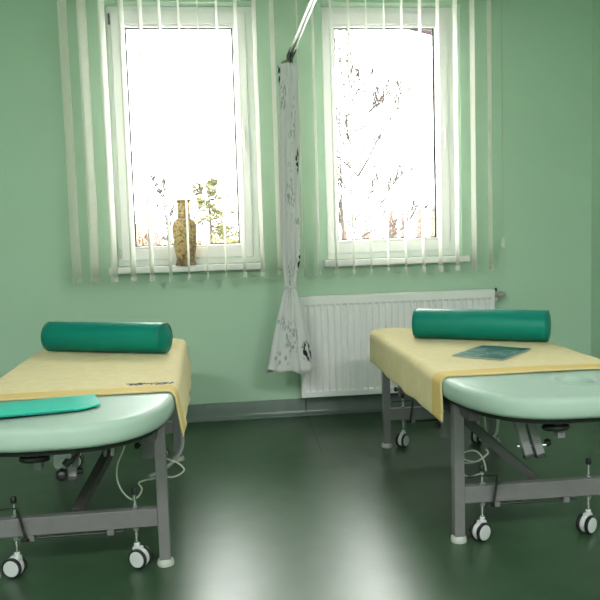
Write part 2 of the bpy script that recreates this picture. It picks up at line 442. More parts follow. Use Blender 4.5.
# ------------------------------------------------------------------ radiator
r = root('radiator', 'white ribbed panel radiator on the wall under the right window', 'radiator', (.995, 0, 0))
x0, x1, z0, z1 = -.600, .600, .130, .730
def ribbed(y, d):
    b = NB(); n = 30; prof = []
    w = (x1-x0-.03)/n
    prof.append((x0, y+.004)); prof.append((x0+.004, y))
    for k in range(n):
        a = x0+.015+k*w
        prof += [(a+.004, y), (a+.008, y+d), (a+w-.008, y+d), (a+w-.004, y)]
    prof += [(x1-.004, y), (x1, y+.004)]
    rows = []
    for z, f in ((z0, 0), (z0+.03, 0), (z0+.042, 1), (z1-.055, 1), (z1-.043, 0), (z1-.004, 0), (z1, -.5)):
        rows.append([b.verts.new((px, (y if f == 0 else (py if f > 0 else y+.004)), z)) for px, py in prof])
    for p, q in zip(rows, rows[1:]):
        for i in range(len(prof)-1): b.faces.new((p[i], p[i+1], q[i+1], q[i]))
    bmesh.ops.recalc_face_normals(b, faces=b.faces)
    return b
b = ribbed(-.118, .008); o = obj('front_panel', b, M['rad'], r)
md = o.modifiers.new('thick', 'SOLIDIFY'); md.thickness = .003; md.offset = 1 if False else -1
b = NB(); box(b, x0+.005, x1-.005, -.062, -.052, z0+.004, z1-.01, .002); obj('rear_panel', b, M['rad'], r)
b = NB()
for k in range(40): box(b, x0+.02+k*.029, x0+.024+k*.029, -.106, -.062, z0+.02, z1-.03)
obj('convector_fins', b, M['rad'], r)
b = NB(); box(b, x0, x1, -.112, -.050, z1-.004, z1+.003, .001)
for k in range(44): box(b, x0+.02+k*.0265, x0+.034+k*.0265, -.100, -.060, z1+.003, z1+.0045)
obj('top_grille', b, M['rad'], r)
for xx in (x0, x1-.002):
    b = NB(); box(b, xx, xx+.002, -.114, -.050, z0+.01, z1-.002); obj('side_cover', b, M['rad'], r)
for xx in (x0+.12, x1-.12):
    b = NB(); box(b, xx-.015, xx+.015, -.052, -.001, z0+.05, z1-.10); obj('wall_bracket', b, M['rad'], r)
b = NB(); cyl(b, (x1, -.085, .700), (x1+.030, -.085, .700), .012, 14); cyl(b, (x1+.022, -.085, .682), (x1+.022, -.085, .722), .011, 14, .002)
v = obj('valve', b, M['brass'], r, angle=40)
b = NB(); lathe(b, [(0, 0), (.013, 0), (.018, .008), (.019, .03), (.013, .050), (0, .052)], 18, Matrix.Translation((x1+.030, -.085, .700)) @ Matrix.Rotation(pi/2, 4, 'Y')); obj('valve_knob', b, M['foot'], v, angle=50)
b = NB(); cyl(b, (x1+.022, -.085, .718), (x1+.018, -.085, .742), .006, 10); obj('valve_pin', b, M['black'], v)
b = NB(); tube(b, smooth_path([(x1+.022, -.085, .69), (x1+.022, -.070, .66), (x1+.022, -.03, .652), (x1+.022, -.001, .652)], 5), .0075, 10); obj('pipe', b, M['rad'], v, smooth=True)

# ------------------------------------------------------------------ curtain rail and curtain
r = root('curtain_rail', 'brushed metal curtain rail running from the wall above the grey curtain', 'curtain rail', (.371, 0, 2.10))
b = NB(); cyl(b, (0, -3.6, 0), (0, -.012, 0), .0135, 18); obj('tube', b, M['rail'], r, angle=40)
b = NB(); cyl(b, (0, -.012, 0), (0, 0, 0), .032, 24, .003); obj('wall_flange', b, M['rail'], r, angle=40)
for yy in (-1.9, -3.4):
    b = NB(); cyl(b, (0, yy, .012), (0, yy, ZC-2.10-.001), .006, 12); cyl(b, (0, yy, ZC-2.10-.012), (0, yy, ZC-2.10), .025, 18); obj('ceiling_hanger', b, M['rail'], r, angle=40)
RINGS = [(-.24+(-.024)*k) for k in range(7)]
for yy in RINGS:
    b = NB(); p = [(.0185*cos(a*pi/8), yy, .0185*sin(a*pi/8)-.004) for a in range(17)]
    tube(b, p, .0018, 6); tube(b, [(0, yy, -.022), (-.004, yy, -.078)], .0014, 6); obj('glide_ring', b, M['black'], r, smooth=True)

def curtain():
    b = NB(); uvl = b.loops.layers.uv.new('UVMap')
    nz, nu = 110, 150
    zt, zb = 2.030, .335
    top_x, tie_x, bot_x = .350, .326, .311
    def lerp(a, c, t): return a+(c-a)*t
    rows = []; H = zt-zb
    for i in range(nz+1):
        z = zt-H*i/nz
        tie = .812
        # half width (x), half depth (y), centre x, fold amplitude
        if z > tie+.18:
            t = (zt-z)/(zt-tie-.18); hx = lerp(.060, .056, t); cx = lerp(top_x, .336, t); hy = lerp(.085, .062, t); amp = lerp(.005, .008, t)
        elif z > tie:
            t = (tie+.18-z)/.18; s = t*t*(3-2*t); hx = lerp(.056, .036, s); cx = lerp(.336, tie_x, s); hy = lerp(.062, .032, s); amp = lerp(.008, .005, s)
        else:
            t = (tie-z)/(tie-zb); s = t**.85; hx = lerp(.036, .142, s); cx = lerp(tie_x, bot_x, s); hy = lerp(.032, .060, s); amp = lerp(.005, .009, s)
        row = []
        for k in range(nu+1):
            u = k/nu; a = 2*pi*u*.985
            # cloth pressed into pleats around a flattened oval
            f = amp*(sin(a*9+1.3*sin(z*2.1))+.5*sin(a*14+z*3+1))
            if z < tie: f *= .75
            x = cx+(hx-.010+f)*cos(a); y = -.31+(hy-.010+f)*sin(a)
            zz = z
            if i == nz: zz = z+.012*sin(a*2+.6)-.010*sin(a*5)
            row.append(b.verts.new((x, y, zz)))
        rows.append(row)
    for i in range(nz):
        for k in range(nu):
            f = b.faces.new((rows[i][k], rows[i][k+1], rows[i+1][k+1], rows[i+1][k]))
            for lp, (uu, vv) in zip(f.loops, ((k, i), (k+1, i), (k+1, i+1), (k, i+1))):
                lp[uvl].uv = (uu/nu*.62, (1-vv/nz)*H)
    return b
c = root('curtain', 'grey leaf-print curtain gathered and tied between the windows', 'curtain', (0, 0, 0))
o = obj('cloth', curtain(), M['curtain'], c, smooth=True)
md = o.modifiers.new('thick', 'SOLIDIFY'); md.thickness = .001; md.offset = 0
b = NB(); p = [(.328+.037*cos(a*2*pi/32), -.31+.036*sin(a*2*pi/32), .812+.003*sin(a)) for a in range(33)]
tube(b, p, .007, 8, cap=False); tube(b, smooth_path([(.318, -.348, .812), (.312, -.360, .78), (.316, -.362, .73), (.308, -.364, .69)], 5), .0035, 6)
obj('tie_band', b, M['curtain'], c, smooth=True)

# ------------------------------------------------------------------ massage tables
def outline(off=0.0, n=160, hw=.338, yb=.76, rb=.07):
    """counter-clockwise outline, wide superellipse at the near end, small corners at the far end"""
    pts = []
    for k in range(81):                       # near end, from left (-hw) round to right
        a = pi+pi*k/80; c, s = cos(a), sin(a)
        e = 2/2.8
        pts.append((hw*math.copysign(abs(c)**e, c), -.5-.495*abs(s)**e))
    for k in range(13):
        a = pi/2*k/12; pts.append((hw-rb+rb*cos(a), yb-rb+rb*sin(a)))
    for k in range(13):
        a = pi/2+pi/2*k/12; pts.append((-hw+rb+rb*cos(a), yb-rb+rb*sin(a)))
    # resample evenly
    P = [Vector((x, y)) for x, y in pts]; P.append(P[0])
    d = [0]
    for a, c in zip(P, P[1:]): d.append(d[-1]+(c-a).length)
    out = []; j = 0
    for k in range(n):
        t = d[-1]*k/n
        while d[j+1] < t: j += 1
        w = (t-d[j])/max(1e-9, d[j+1]-d[j]); out.append(P[j].lerp(P[j+1], w))
    if off:
        res = []
        for k in range(n):
            tg = (out[(k+1) % n]-out[k-1]).normalized(); nm = Vector((tg.y, -tg.x))
            res.append(out[k]-nm*off)
        return res
    return out

def mattress(hole):
    b = NB(); rings = []
    for off, z in ((.05, .520), (.020, .520), (.006, .525), (0, .536), (-.001, .552), (0, .570), (.0025, .579), (.0075, .5855), (.015, .589), (.024, .5903), (.05, .5905)):
        rings.append([b.verts.new((p.x, p.y, z)) for p in outline(off)])
    if hole:
        hx, hy, rx, ry = hole
        O = outline(.05)
        rim = []
        for p in O:
            a = math.atan2((p.y-hy)/ry, (p.x-hx)/rx); rim.append((cos(a), sin(a)))
        for t in (.3, .55, .75, .88, .95):
            rings.append([b.verts.new(((1-t)*p.x+t*(hx+rx*1.25*c), (1-t)*p.y+t*(hy+ry*1.25*s), .5905)) for p, (c, s) in zip(O, rim)])
        for f, z in ((1.25, .5910), (1.16, .5945), (1.07, .5945), (1.0, .589), (.96, .578), (.94, .568), (.60, .570), (.01, .571)):
            rings.append([b.verts.new((hx+rx*f*c, hy+ry*f*s, z)) for c, s in rim])
    else:
        for t in (.3, .6, .85, .97):
            rings.append([b.verts.new(((1-t)*p.x, (1-t)*p.y-t*.1, .5905)) for p in outline(.05)])
    n = len(rings[0])
    for p, q in zip(rings, rings[1:]):
        for k in range(n): b.faces.new((p[k], p[(k+1) % n], q[(k+1) % n], q[k]))
    b.faces.new(rings[0][::-1]); b.faces.new(rings[-1])
    bmesh.ops.recalc_face_normals(b, faces=b.faces)
    return b

def caster(t, x, y, yaw, lever):
    """twin-wheel caster on a chrome stem; returns stem"""
    b = NB(); cyl(b, (x, y, .060), (x, y, .254), .0060, 14); st = obj('caster_stem', b, M['chrome'], t, angle=40)
    b = NB(); lathe(b, [(0, 0), (.009, 0), (.010, .004), (.0095, .016), (.006, .021), (0, .022)], 16, Matrix.Translation((x, y, .252))); obj('stem_cap', b, M['black'], st, angle=45)
    cm = Matrix.Translation((x, y, 0)) @ Matrix.Rotation(yaw, 4, 'Z')
    # housing: hooded body between the two wheels, offset behind the stem
    b = NB()
    tt = bmesh.new(); lathe(tt, [(0, -.009), (.030, -.009), (.033, 0), (.030, .009), (0, .009)], 24, Matrix.Translation((.012, 0, .0345)) @ Matrix.Rotation(pi/2, 4, 'X'))
    box(tt, -.012, .020, -.011, .011, .045, .072, .004); cyl(tt, (0, 0, .060), (0, 0, .084), .0095, 14, .002)
    join(b, tt, cm); obj('caster_housing', b, M['wheelgrey'], st, angle=40)
    for sd in (-1, 1):
        b = NB(); T = cm @ Matrix.Translation((.012, sd*.017, .0345)) @ Matrix.Rotation(-sd*pi/2, 4, 'X')
        lathe(b, [(0, -.006), (.028, -.006), (.0335, -.004), (.0345, 0), (.0335, .004), (.0285, .006), (0, .006)], 30, T); w = obj('wheel', b, M['black'], st, angle=45)
        b = NB(); lathe(b, [(0, .0055), (.0275, .0055), (.0265, .0075), (.010, .0088), (0, .009)], 28, T); obj('wheel_cap', b, M['wheelgrey'], w, angle=45)
    return st

def table(label, cx, rz, hole, kind):
    t = root('massage_table', label, 'massage table', (cx, -1.4, 0), rz, group='massage tables')
    obj('mattress', mattress(hole), M['vinyl'], t, smooth=True)
    b = NB(); o1 = outline(.022); o2 = outline(.026)
    r1 = [b.verts.new((p.x, p.y, .5195)) for p in o1]; r2 = [b.verts.new((p.x, p.y, .506)) for p in o2]
    n = len(r1)
    for k in range(n): b.faces.new((r1[k], r1[(k+1) % n], r2[(k+1) % n], r2[k]))
    b.faces.new(r2); b.faces.new(r1[::-1]); bmesh.ops.recalc_face_normals(b, faces=b.faces)
    obj('base_board', b, M['board'], t)
    for s in (-1, 1):
        b = NB(); box(b, s*.262-.018, s*.262+.018, -.72, .70, .462, .506, .003); obj('side_rail', b, M['darkframe'], t)
    for yy in (-.56, .56):
        b = NB(); box(b, -.244, .244, yy-.016, yy+.016, .466, .506, .003); obj('cross_rail', b, M['darkframe'], t)
    for s in (-1, 1):
        for yy in (-.6, .6):
            b = NB(); box(b, s*.283-.0185, s*.283+.0185, yy-.020, yy+.020, .022, .506, .003); lg = obj('leg', b, M['frame'], t)
            b = NB(); lathe(b, [(0, 0), (.028, 0), (.029, .004), (.027, .017), (.021, .023), (0, .024)], 22, Matrix.Translation((s*.283, yy, 0))); obj('leg_foot', b, M['foot'], lg, angle=40)
    cast = {}
    for yy in (-.6, .6):
        b = NB(); box(b, -.2645, .2645, yy-.016, yy+.016, .141, .201, .003); cb = obj('crossbar', b, M['frame'], t)
        for xx in (-.148, .108):
            b = NB(); box(b, xx-.011, xx+.011, yy-.018, yy+.014, .122, .141, .001); obj('tab', b, M['frame'], cb)
        b = NB(); tube(b, [(-.165, yy-.004, .128), (.150, yy-.004, .128)], .0045, 8); obj('brake_rod', b, M['black'], cb)
        for xx in ((-.196, .197) if kind == 'R' else (-.199, .190)):
            cast[xx, yy] = caster(t, xx, yy, {('L', 0): pi-.3, ('L', 1): -.5, ('R', 0): pi+.5, ('R', 1): pi+.55}[kind, int(xx > 0)]+(0 if yy < 0 else .3), False)
            for q0, q1, qr in ((.128, .1405, .011), (.2015, .208, .010)):
                b = NB(); cyl(b, (xx, yy, q0), (xx, yy, q1), qr, 14); obj('stem_nut', b, M['frame'], cast[xx, yy], angle=40)
        # bent black lever beside the left caster stem
        lx, lb = (-.150, -.166) if kind == 'R' else (-.183, -.160)
        b = NB(); tube(b, [(-.260, yy-.030, .240), (-.205, yy-.030, .242), (lx, yy-.030, .242)], .0028, 6)
        tube(b, smooth_path([(lx, yy-.030, .243), (lx+.4*(lb-lx), yy-.030, .20), (lb, yy-.030, .135), (lb, yy-.018, .128)], 4), .0045, 8)
        cyl(b, (lb-.019, yy-.018, .128), (lb+.008, yy-.018, .128), .006, 10)
        obj('brake_lever', b, M['black'], cb, smooth=True)
    return t

# right-hand table
TR = table('pale green massage table on the right with the face hole and the magazine', 1.024, R(-1.0), (.075, -.755, .060, .066), 'R')
TLt = table('pale green massage table on the left with the turquoise pad on it', -.587, R(.66), (-.02, .15, .060, .064), 'L')
def loc(t, p):            # world point -> the table's own frame
    return (Matrix.Translation(t.location) @ Matrix.Rotation(t.rotation_euler.z, 4, 'Z')).inverted() @ Vector(p)
def part(t, name, bm, m, **k):
    bm.transform((Matrix.Translation(t.location) @ Matrix.Rotation(t.rotation_euler.z, 4, 'Z')).inverted())
    return obj(name, bm, m, t, **k)
# lifting arm and other gear under the right table
b = NB(); beam(b, (.735, -1.80, .468), (1.035, -1.955, .190), .030, .030); part(TR, 'lifting_arm', b, M['darkframe'])
b = NB(); box(b, .712, .748, -1.83, -1.76, .435, .506, .003); e = part(TR, 'arm_bracket', b, M['darkframe'])
b = NB(); cyl(b, (.722, -1.83, .470), (.722, -1.836, .470), .006, 10); part(TR, 'bolt', b, M['chrome'])
b = NB(); box(b, .862, .990, -2.27, -2.13, .497, .507, .002); br = part(TR, 'headrest_plate', b, M['black'])
for xx in (.855, .894):
    b = NB(); beam(b, (xx+.004, -2.20, .496), (xx+.030, -2.235, .374), .027, .027, .002, (0, 1, 0)); s = part(TR, 'headrest_tube', b, M['frame'])
    b = NB(); beam(b, (xx+.030, -2.235, .374), (xx+.0315, -2.237, .364), .0285, .0285, .001, (0, 1, 0)); part(TR, 'tube_plug', b, M['black'])
b = NB(); cyl(b, (.852, -2.225, .402), (.950, -2.225, .400), .0032, 8); part(TR, 'tube_bolt', b, M['chrome'])
b = NB(); lathe(b, [(0, 0), (.011, 0), (.013, .006), (.010, .015), (0, .016)], 14, Matrix.Translation((.952, -2.215, .405)) @ Matrix.Rotation(pi/2, 4, 'Y')); part(TR, 'tube_knob', b, M['black'], angle=40)
def tee(t, x, y, z):
    b = NB(); tt = bmesh.new(); lathe(tt, [(0, 0), (.03, 0), (.033, .006), (.03, .014), (0, .014)], 20); join(b, tt, Matrix.Translation((x, y, z)) @ Matrix.Diagonal((1.4, .9, 1, 1)))
    box(b, x-.012, x+.012, y-.012, y+.012, z+.012, .507)
    o = part(t, 'adjuster_disc', b, M['black'], angle=40)
    b = NB(); box(b, x-.002, x+.022, y-.018, y+.010, z-.024, z, .002); part(t, 'adjuster_block', b, M['frame'])
tee(TR, .955, -2.285, .467)
# left table gear
b = NB(); beam(b, (-.435, -1.30, .440), (-.588, -1.955, .188), .034, .034); part(TLt, 'lifting_arm', b, M['darkframe'])
tee(TLt, -.640, -2.26, .462)
b = NB(); box(b, -.580, -.500, -2.30, -2.18, .500, .507, .002); part(TLt, 'headrest_plate', b, M['black'])
b = NB(); box(b, -.592, -.536, -2.245, -2.205, .432, .500, .002); part(TLt, 'headrest_bracket', b, M['steel'])
b = NB(); tube(b, smooth_path([(-.560, -2.26, .452), (-.545, -2.265, .445), (-.527, -2.262, .462), (-.512, -2.25, .480)], 4), .006, 8); part(TLt, 'bracket_clip', b, M['black'], smooth=True)
b = NB(); beam(b, (-.532, -2.20, .500), (-.540, -2.235, .398), .026, .026, .002, (0, 1, 0)); part(TLt, 'headrest_tube', b, M['frame'])
b = NB(); beam(b, (-.540, -2.235, .398), (-.5405, -2.237, .386), .0275, .0275, .001, (0, 1, 0)); part(TLt, 'tube_plug', b, M['black'])
b = NB(); lathe(b, [(0, -.02), (.013, -.018), (.018, -.006), (.018, .006), (.013, .018), (0, .02)], 18, Matrix.Translation((-.567, -2.25, .412)) @ Matrix.Rotation(pi/2, 4, 'X')); part(TLt, 'clamp_knob', b, M['black'], angle=60)
b = NB(); lathe(b, [(0, 0), (.008, 0), (.010, .006), (.008, .016), (0, .017)], 14, Matrix.Translation((-.526, -2.235, .415)) @ Matrix.Rotation(pi/2, 4, 'Y')); cyl(b, (-.53, -2.235, .415), (-.52, -2.235, .415), .003, 8); part(TLt, 'tube_knob', b, M['black'], angle=40)
for k, xx in enumerate((-.458, -.436)):
    b = NB(); lathe(b, [(0, -.004), (.015, -.004), (.016, 0), (.015, .004), (0, .004)], 18, Matrix.Translation((xx, -2.12, .437)) @ Matrix.Rotation(pi/2, 4, 'Y')); box(b, xx-.004, xx+.004, -2.125, -2.115, .445, .507); part(TLt, 'pulley', b, M['foot'] if k else M['frame'], angle=40)
# clamp boxes with a black knob, beside the legs
def clampbox(t, x, y, z0, z1):
    b = NB(); box(b, x-.024, x+.024, y-.02, y+.02, z0, z1, .002); box(b, x-.012, x+.012, y-.012, y+.012, z1-.001, .506); o = part(t, 'motor_box', b, M['frame'])
    b = NB(); lathe(b, [(0, 0), (.010, 0), (.013, .006), (.010, .016), (0, .017)], 14, Matrix.Translation((x-.032, y, (z0+z1)/2)) @ Matrix.Rotation(-pi/2, 4, 'Y')); cyl(b, (x-.034, y, (z0+z1)/2), (x-.02, y, (z0+z1)/2), .004, 8); part(t, 'box_knob', b, M['black'], angle=40)
clampbox(TLt, -.350, -1.85, .332, .420)
clampbox(TR, .870, -1.42, .215, .320)
clampbox(TR, .848, -.77, .255, .330)
clampbox(TLt, -.46, -.77, .255, .330)
# cables
def cable(t, name, pts, r, m):
    b = NB(); tube(b, smooth_path(pts, 8), r, 8); return part(t, name, b, m, smooth=True)
cable(TLt, 'power_cable', [(-.415, -1.86, .49), (-.420, -1.88, .44), (-.429, -1.9, .384), (-.452, -1.9, .332), (-.458, -1.9, .28), (-.443, -1.9, .232), (-.414, -1.9, .201), (-.39, -1.9, .207), (-.375, -1.9, .234), (-.384, -1.9, .257), (-.359, -1.9, .266), (-.339, -1.9, .268), (-.304, -1.9, .276),
      (-.27, -1.9, .27), (-.241, -1.9, .279), (-.227, -1.9, .296), (-.247, -1.9, .319), (-.274, -1.9, .331), (-.308, -1.88, .344)], .0030, M['cable'])
cable(TLt, 'coiled_hose', [(-.27, -1.42, .500), (-.250, -1.47, .42), (-.249, -1.5, .341), (-.25, -1.53, .279), (-.265, -1.58, .254), (-.294, -1.63, .235), (-.327, -1.7, .232), (-.364, -1.75, .228)], .0085, M['hose'])
cable(TR, 'power_cable', [(.752, -1.93, .285), (.768, -1.93, .295), (.791, -1.93, .304), (.821, -1.93, .302), (.843, -1.93, .279), (.854, -1.93, .248), (.857, -1.93, .226)], .0030, M['cable'])
cable(TR, 'power_cable', [(.755, -1.9, .285), (.778, -1.9, .27), (.808, -1.9, .257), (.838, -1.9, .255), (.861, -1.9, .269), (.877, -1.9, .283), (.869, -1.9, .298)], .0030, M['cable'])
cable(TR, 'power_cable', [(.755, -1.9, .25), (.778, -1.9, .252), (.808, -1.9, .25), (.835, -1.9, .255), (.854, -1.9, .265)], .0030, M['cable'])
cable(TR, 'power_cable', [(.752, -1.93, .235), (.767, -1.93, .224), (.793, -1.93, .208), (.82, -1.93, .214), (.85, -1.93, .219)], .0030, M['cable'])
cable(TR, 'hanging_wire', [(.938, -1.7, .48), (.938, -1.7, .40), (.94, -1.7, .349), (.944, -1.7, .313), (.956, -1.7, .28)], .0040, M['cable'])
cable(TR, 'looped_cable', [(.998, -1.7, .46), (.995, -1.7, .38), (.989, -1.7, .306), (.972, -1.7, .279), (.96, -1.7, .263), (.989, -1.7, .258), (1.001, -1.7, .265)], .0060, M['cable'])
b = NB(); cyl(b, (.872, -1.82, .505), (.872, -1.82, .355), .003, 8); lathe(b, [(0, 0), (.012, 0), (.008, .012), (0, .013)], 12, Matrix.Translation((.872, -1.82, .343))); part(TR, 'cable_hook', b, M['foot'], angle=40)

# ------------------------------------------------------------------ yellow towels
def towel(tb, label, hangL, hangR, dip, seed, flare):
    rnd = random.Random(seed)
    ph = [rnd.uniform(0, 6) for _ in range(8)]
    hw, yb, rc, zt = .338, .745, .095, .5935
    y0, y1 = -.602, .745+.13
    xs_ = [-(hw+hangL)+(2*hw+hangL+hangR)*k/120 for k in range(121)]
    ys_ = [y0+(y1-y0)*k/170 for k in range(171)]
    b = NB(); rows = []
    for y in ys_:
        row = []
        for x in xs_:
            # nearest point on rounded rectangle (long towards the near end)
            ix = max(-(hw-rc), min(hw-rc, x)); iy = min(yb-rc, y)
            dx, dy = x-ix, y-iy; d = math.hypot(dx, dy)
            hn = min(1, abs(x)/hw)
            z = zt+.0012*sin(9*x+ph[0])*sin(7*y+ph[1])+.0008*sin(23*y+11*x+ph[2])
            d0 = rc-.020
            if d > d0:
                e = d-d0; nx, ny = dx/d, dy/d; rr = .026; e *= 1-.30*abs(2*nx*ny)
                # the mattress narrows at its near end, so the cloth falls in a little there
                if e < rr*pi/2:
                    ox = rr*sin(e/rr); zz = z-rr*(1-cos(e/rr))
                else:
                    h = e-rr*pi/2; zz = z-rr-h
                    fl = h/.13
                    ox = rr+flare*fl+.0045*fl*sin(11*y+ph[3]+2*sin(5*y))+.002*fl*sin(31*y+ph[4])
                near = max(0, (-.50-y)/.10)
                px, py = ix+nx*(d0+ox), iy+ny*(d0+ox)
                if abs(nx) > .5:
                    px += math.copysign(1, nx)*(-.004*near); py -= .035*near*min(1, e/.12)
                row.append(b.verts.new((px, py, zz)))
            else:
                if dip:
                    q = ((x-dip[0])/.050)**2+((y-dip[1])/.054)**2
                    z -= .013*max(0, 1-q*q)
                row.append(b.verts.new((x if abs(dx) < rc else x, y, z)))
        rows.append(row)
    nb = int(.085/((y1-y0)/170))
    for i in range(170):
        for k in range(120):
            f = b.faces.new((rows[i][k], rows[i][k+1], rows[i+1][k+1], rows[i+1][k]))
            f.material_index = 1 if (1 <= i < nb+1) else 0
    o = obj('towel', b, [M['towel'], M['band']], None, smooth=True)
    o.location = tb.location; o.rotation_euler = tb.rotation_euler
    md = o.modifiers.new('thick', 'SOLIDIFY'); md.thickness = .005; md.offset = 1
    tag(o, label, 'towel', 'yellow terry towels over the massage tables')
    return o
TWL = towel(TLt, 'yellow terry towel with embroidered motif spread over the left massage table', .14, .142, (-.02, .15), 3, .022)
TWR = towel(TR, 'plain yellow terry towel spread over the right massage table under the magazine', .146, .14, None, 8, .006)
# embroidery: sprig of dark stems and red flowers near the border of the left towel
bd, br_ = NB(), NB(); rnd = random.Random(5)
for k in range(22):
    x = .185+.150*rnd.random(); y = -.470+.030*(rnd.random()-.5)-.02*(x-.17)/.165
    z = .6003
    a = rnd.uniform(0, pi); L = rnd.uniform(.004, .010)
    red = .225 < x < .275
    beam(br_ if red else bd, (x-cos(a)*L, y-sin(a)*L, z), (x+cos(a)*L, y+sin(a)*L, z), .0055, .0016, 0)
tube(bd, smooth_path([(.168, -.462, .6002), (.20, -.468, .6004), (.24, -.472, .6004), (.28, -.475, .6004), (.305, -.482, .6004)], 5), .0012, 5)
o = obj('embroidered_stems', bd, M['thread_dark'], TWL); tag(o, 'dark stitched stems')
o = obj('embroidered_flowers', br_, M['thread_red'], TWL); tag(o, 'red stitched flowers')

# ------------------------------------------------------------------ bolsters
def bolster(label, x, y, rz, L, r_):
    t = root('bolster', label, 'bolster', (x, y, .6004), rz, group='dark teal bolsters')
    T = Matrix.Translation((-L/2, 0, r_)) @ Matrix.Rotation(pi/2, 4, 'Y')
    e = .021
    p = [(0, 0), (r_*.6, .001), (r_-e, .003)]
    p += [(r_-e+e*sin(a*pi/12), .003+e-e*cos(a*pi/12)) for a in range(1, 7)]
    n = 14
    for k in range(1, n): p.append((r_+.0006*sin(k*2.3), .003+e+(L-.006-2*e)*k/n))
    p += [(r_-e+e*cos(a*pi/12), L-.003-e+e*sin(a*pi/12)) for a in range(0, 7)]
    p += [(r_*.6, L-.001), (0, L)]
    b = NB(); lathe(b, p, 48, T); obj('cover', b, M['teal'], t, angle=50)
    for s in (-1, 1):
        b = NB(); q = [(s*(L/2-.010), (r_-.0014)*cos(a*pi/20), r_+(r_-.0014)*sin(a*pi/20)) for a in range(41)]
        tube(b, q, .0022, 6, cap=False); obj('end_seam', b, M['tealpipe'], t, smooth=True)
    return t
bolster('dark teal bolster lying across the left massage table', -.592, -1.068, R(-24.5), .615, .068)
bolster('dark teal bolster lying across the right massage table behind the magazine', 1.094, -1.228, R(-31), .612, .0695)

# ------------------------------------------------------------------ magazine on the right towel
q = [(.838, -1.626), (.990, -1.784), (1.189, -1.576), (1.060, -1.373)]
c0 = Vector((1.014, -1.590)); ax = (Vector((1.189, -1.576))-Vector((.990, -1.784))).normalized(); rz = math.atan2(ax.y, ax.x)
t = root('magazine', 'dark teal glossy magazine lying on the yellow towel of the right table', 'magazine', (c0.x, c0.y, .6002), rz)
b = NB(); box(b, -.146, .146, -.1045, .1045, .0008, .0036); obj('pages', b, M['paper'], t)
b = NB(); box(b, -.147, .147, -.1055, .1055, .0036, .0043); cv = obj('front_cover', b, M['magplain'], t)
b = NB(); box(b, -.147, .147, -.1055, .1055, .0, .0008); obj('back_cover', b, M['magplain'], t)
b = NB(); box(b, -.140, .070, -.098, .098, .0043, .0046); obj('cover_picture', b, M['mag'], cv)

# ------------------------------------------------------------------ turquoise pad on the left table
t = root('pad', 'thin turquoise vinyl pad lying on the near end of the left massage table', 'pad', (-.765, -2.180, .5915), R(14.5))
b = NB(); n, m_ = 30, 10; L_, W_ = .60, .215; g = []
th = .011
for side in (0, 1):
    rows = []
    for i in range(n+1):
        u = i/n; row = []
        for j in range(m_+1):
            v = j/m_
            x = -L_/2+L_*u; y = (-W_/2+W_*v)
            if u > .86: y *= 1-.35*((u-.86)/.14)**2*(1 if v < .5 else .25)
            edge = min(1, 4*min(u, 1-u)*3, 6*min(v, 1-v))
            lift = .010*(u**2)*(1-v)+.006*sin(u*5)*(1-v)+.004
            z = max(.0005, lift) if side == 0 else max(.0005, lift)+th*(.45+.55*edge)
            row.append(b.verts.new((x, y, z)))
        rows.append(row)
    g.append(rows)
for i in range(n):
    for j in range(m_):
        f = b.faces.new((g[1][i][j], g[1][i+1][j], g[1][i+1][j+1], g[1][i][j+1]))
        f = b.faces.new((g[0][i][j+1], g[0][i+1][j+1], g[0][i+1][j], g[0][i][j])); f.material_index = 1
for i in range(n):
    for j in (0, m_): b.faces.new((g[0][i][j], g[0][i+1][j], g[1][i+1][j], g[1][i][j]))
for j in range(m_):
    for i in (0, n): b.faces.new((g[0][i][j], g[0][i][j+1], g[1][i][j+1], g[1][i][j]))
bmesh.ops.recalc_face_normals(b, faces=b.faces)
obj('pad_cover', b, [M['turq'], M['turqin']], t, angle=50)
b = NB(); tube(b, [(-L_/2+.01, -W_/2-.001, .011)] + [(-L_/2+.02+.5*k/10, -W_/2-.001, max(.0005, .010*((.02+.5*k/10)/L_)**2+.006*sin((.02+.5*k/10)/L_*5)+.004)+.004) for k in range(11)], .0022, 6)
obj('edge_seam', b, M['turqin'], t, smooth=True)

# ------------------------------------------------------------------ vase
vx, vy, vz = -.262, -.019, .9427
t = root('vase', 'tall brown and gold porcelain vase with floral panel on the left window sill', 'vase', (vx, vy, vz))
def band(name, prof, m):
    b = NB(); lathe(b, prof, 40, None, cap=False); return obj(name, b, m, t, angle=60)
BODY = [(.0535, .040), (.0570, .065), (.0645, .100), (.0710, .140), (.0755, .175), (.0785, .205), (.0775, .230), (.0725, .252), (.0630, .268), (.0500, .276)]
band('body', BODY, M['vase_body'])
band('base', [(0, 0), (.0600, 0), (.0615, .005), (.0600, .012), (.0555, .028), (.0535, .040)], M['vase_band'])
band('shoulder_band', [(.0500, .276), (.0410, .283), (.0410, .291), (.0390, .302)], M['vase_band'])
band('neck', [(.0390, .302), (.0382, .330), (.0388, .356), (.0400, .366)], M['vase_body'])
band('rim', [(.0400, .366), (.0440, .374), (.0525, .380), (.0530, .384), (.0495, .3855), (.034, .376), (.024, .362), (.023, .33), (.023, .31), (0, .31)], M['vase_band'])
PAN = [(r0_+.0006, z0_) for r0_, z0_ in BODY]
for k in (0, 1):        # dark side straps between the painted panels
    b = NB()
    for (r0, z0_), (r1_, z1_) in zip(PAN, PAN[1:]):
        a0 = R(-62+180*k); st = 5
        for s in range(st):
            a1 = a0+R(64)*s/st; a2 = a0+R(64)*(s+1)/st
            b.faces.new([b.verts.new((rr*cos(a), rr*sin(a), zz)) for rr, zz, a in ((r0, z0_, a1), (r0, z0_, a2), (r1_, z1_, a2), (r1_, z1_, a1))])
    bmesh.ops.remove_doubles(b, verts=b.verts, dist=1e-5); bmesh.ops.recalc_face_normals(b, faces=b.faces)
    obj('side_panel', b, M['vase_band'], t, smooth=True)

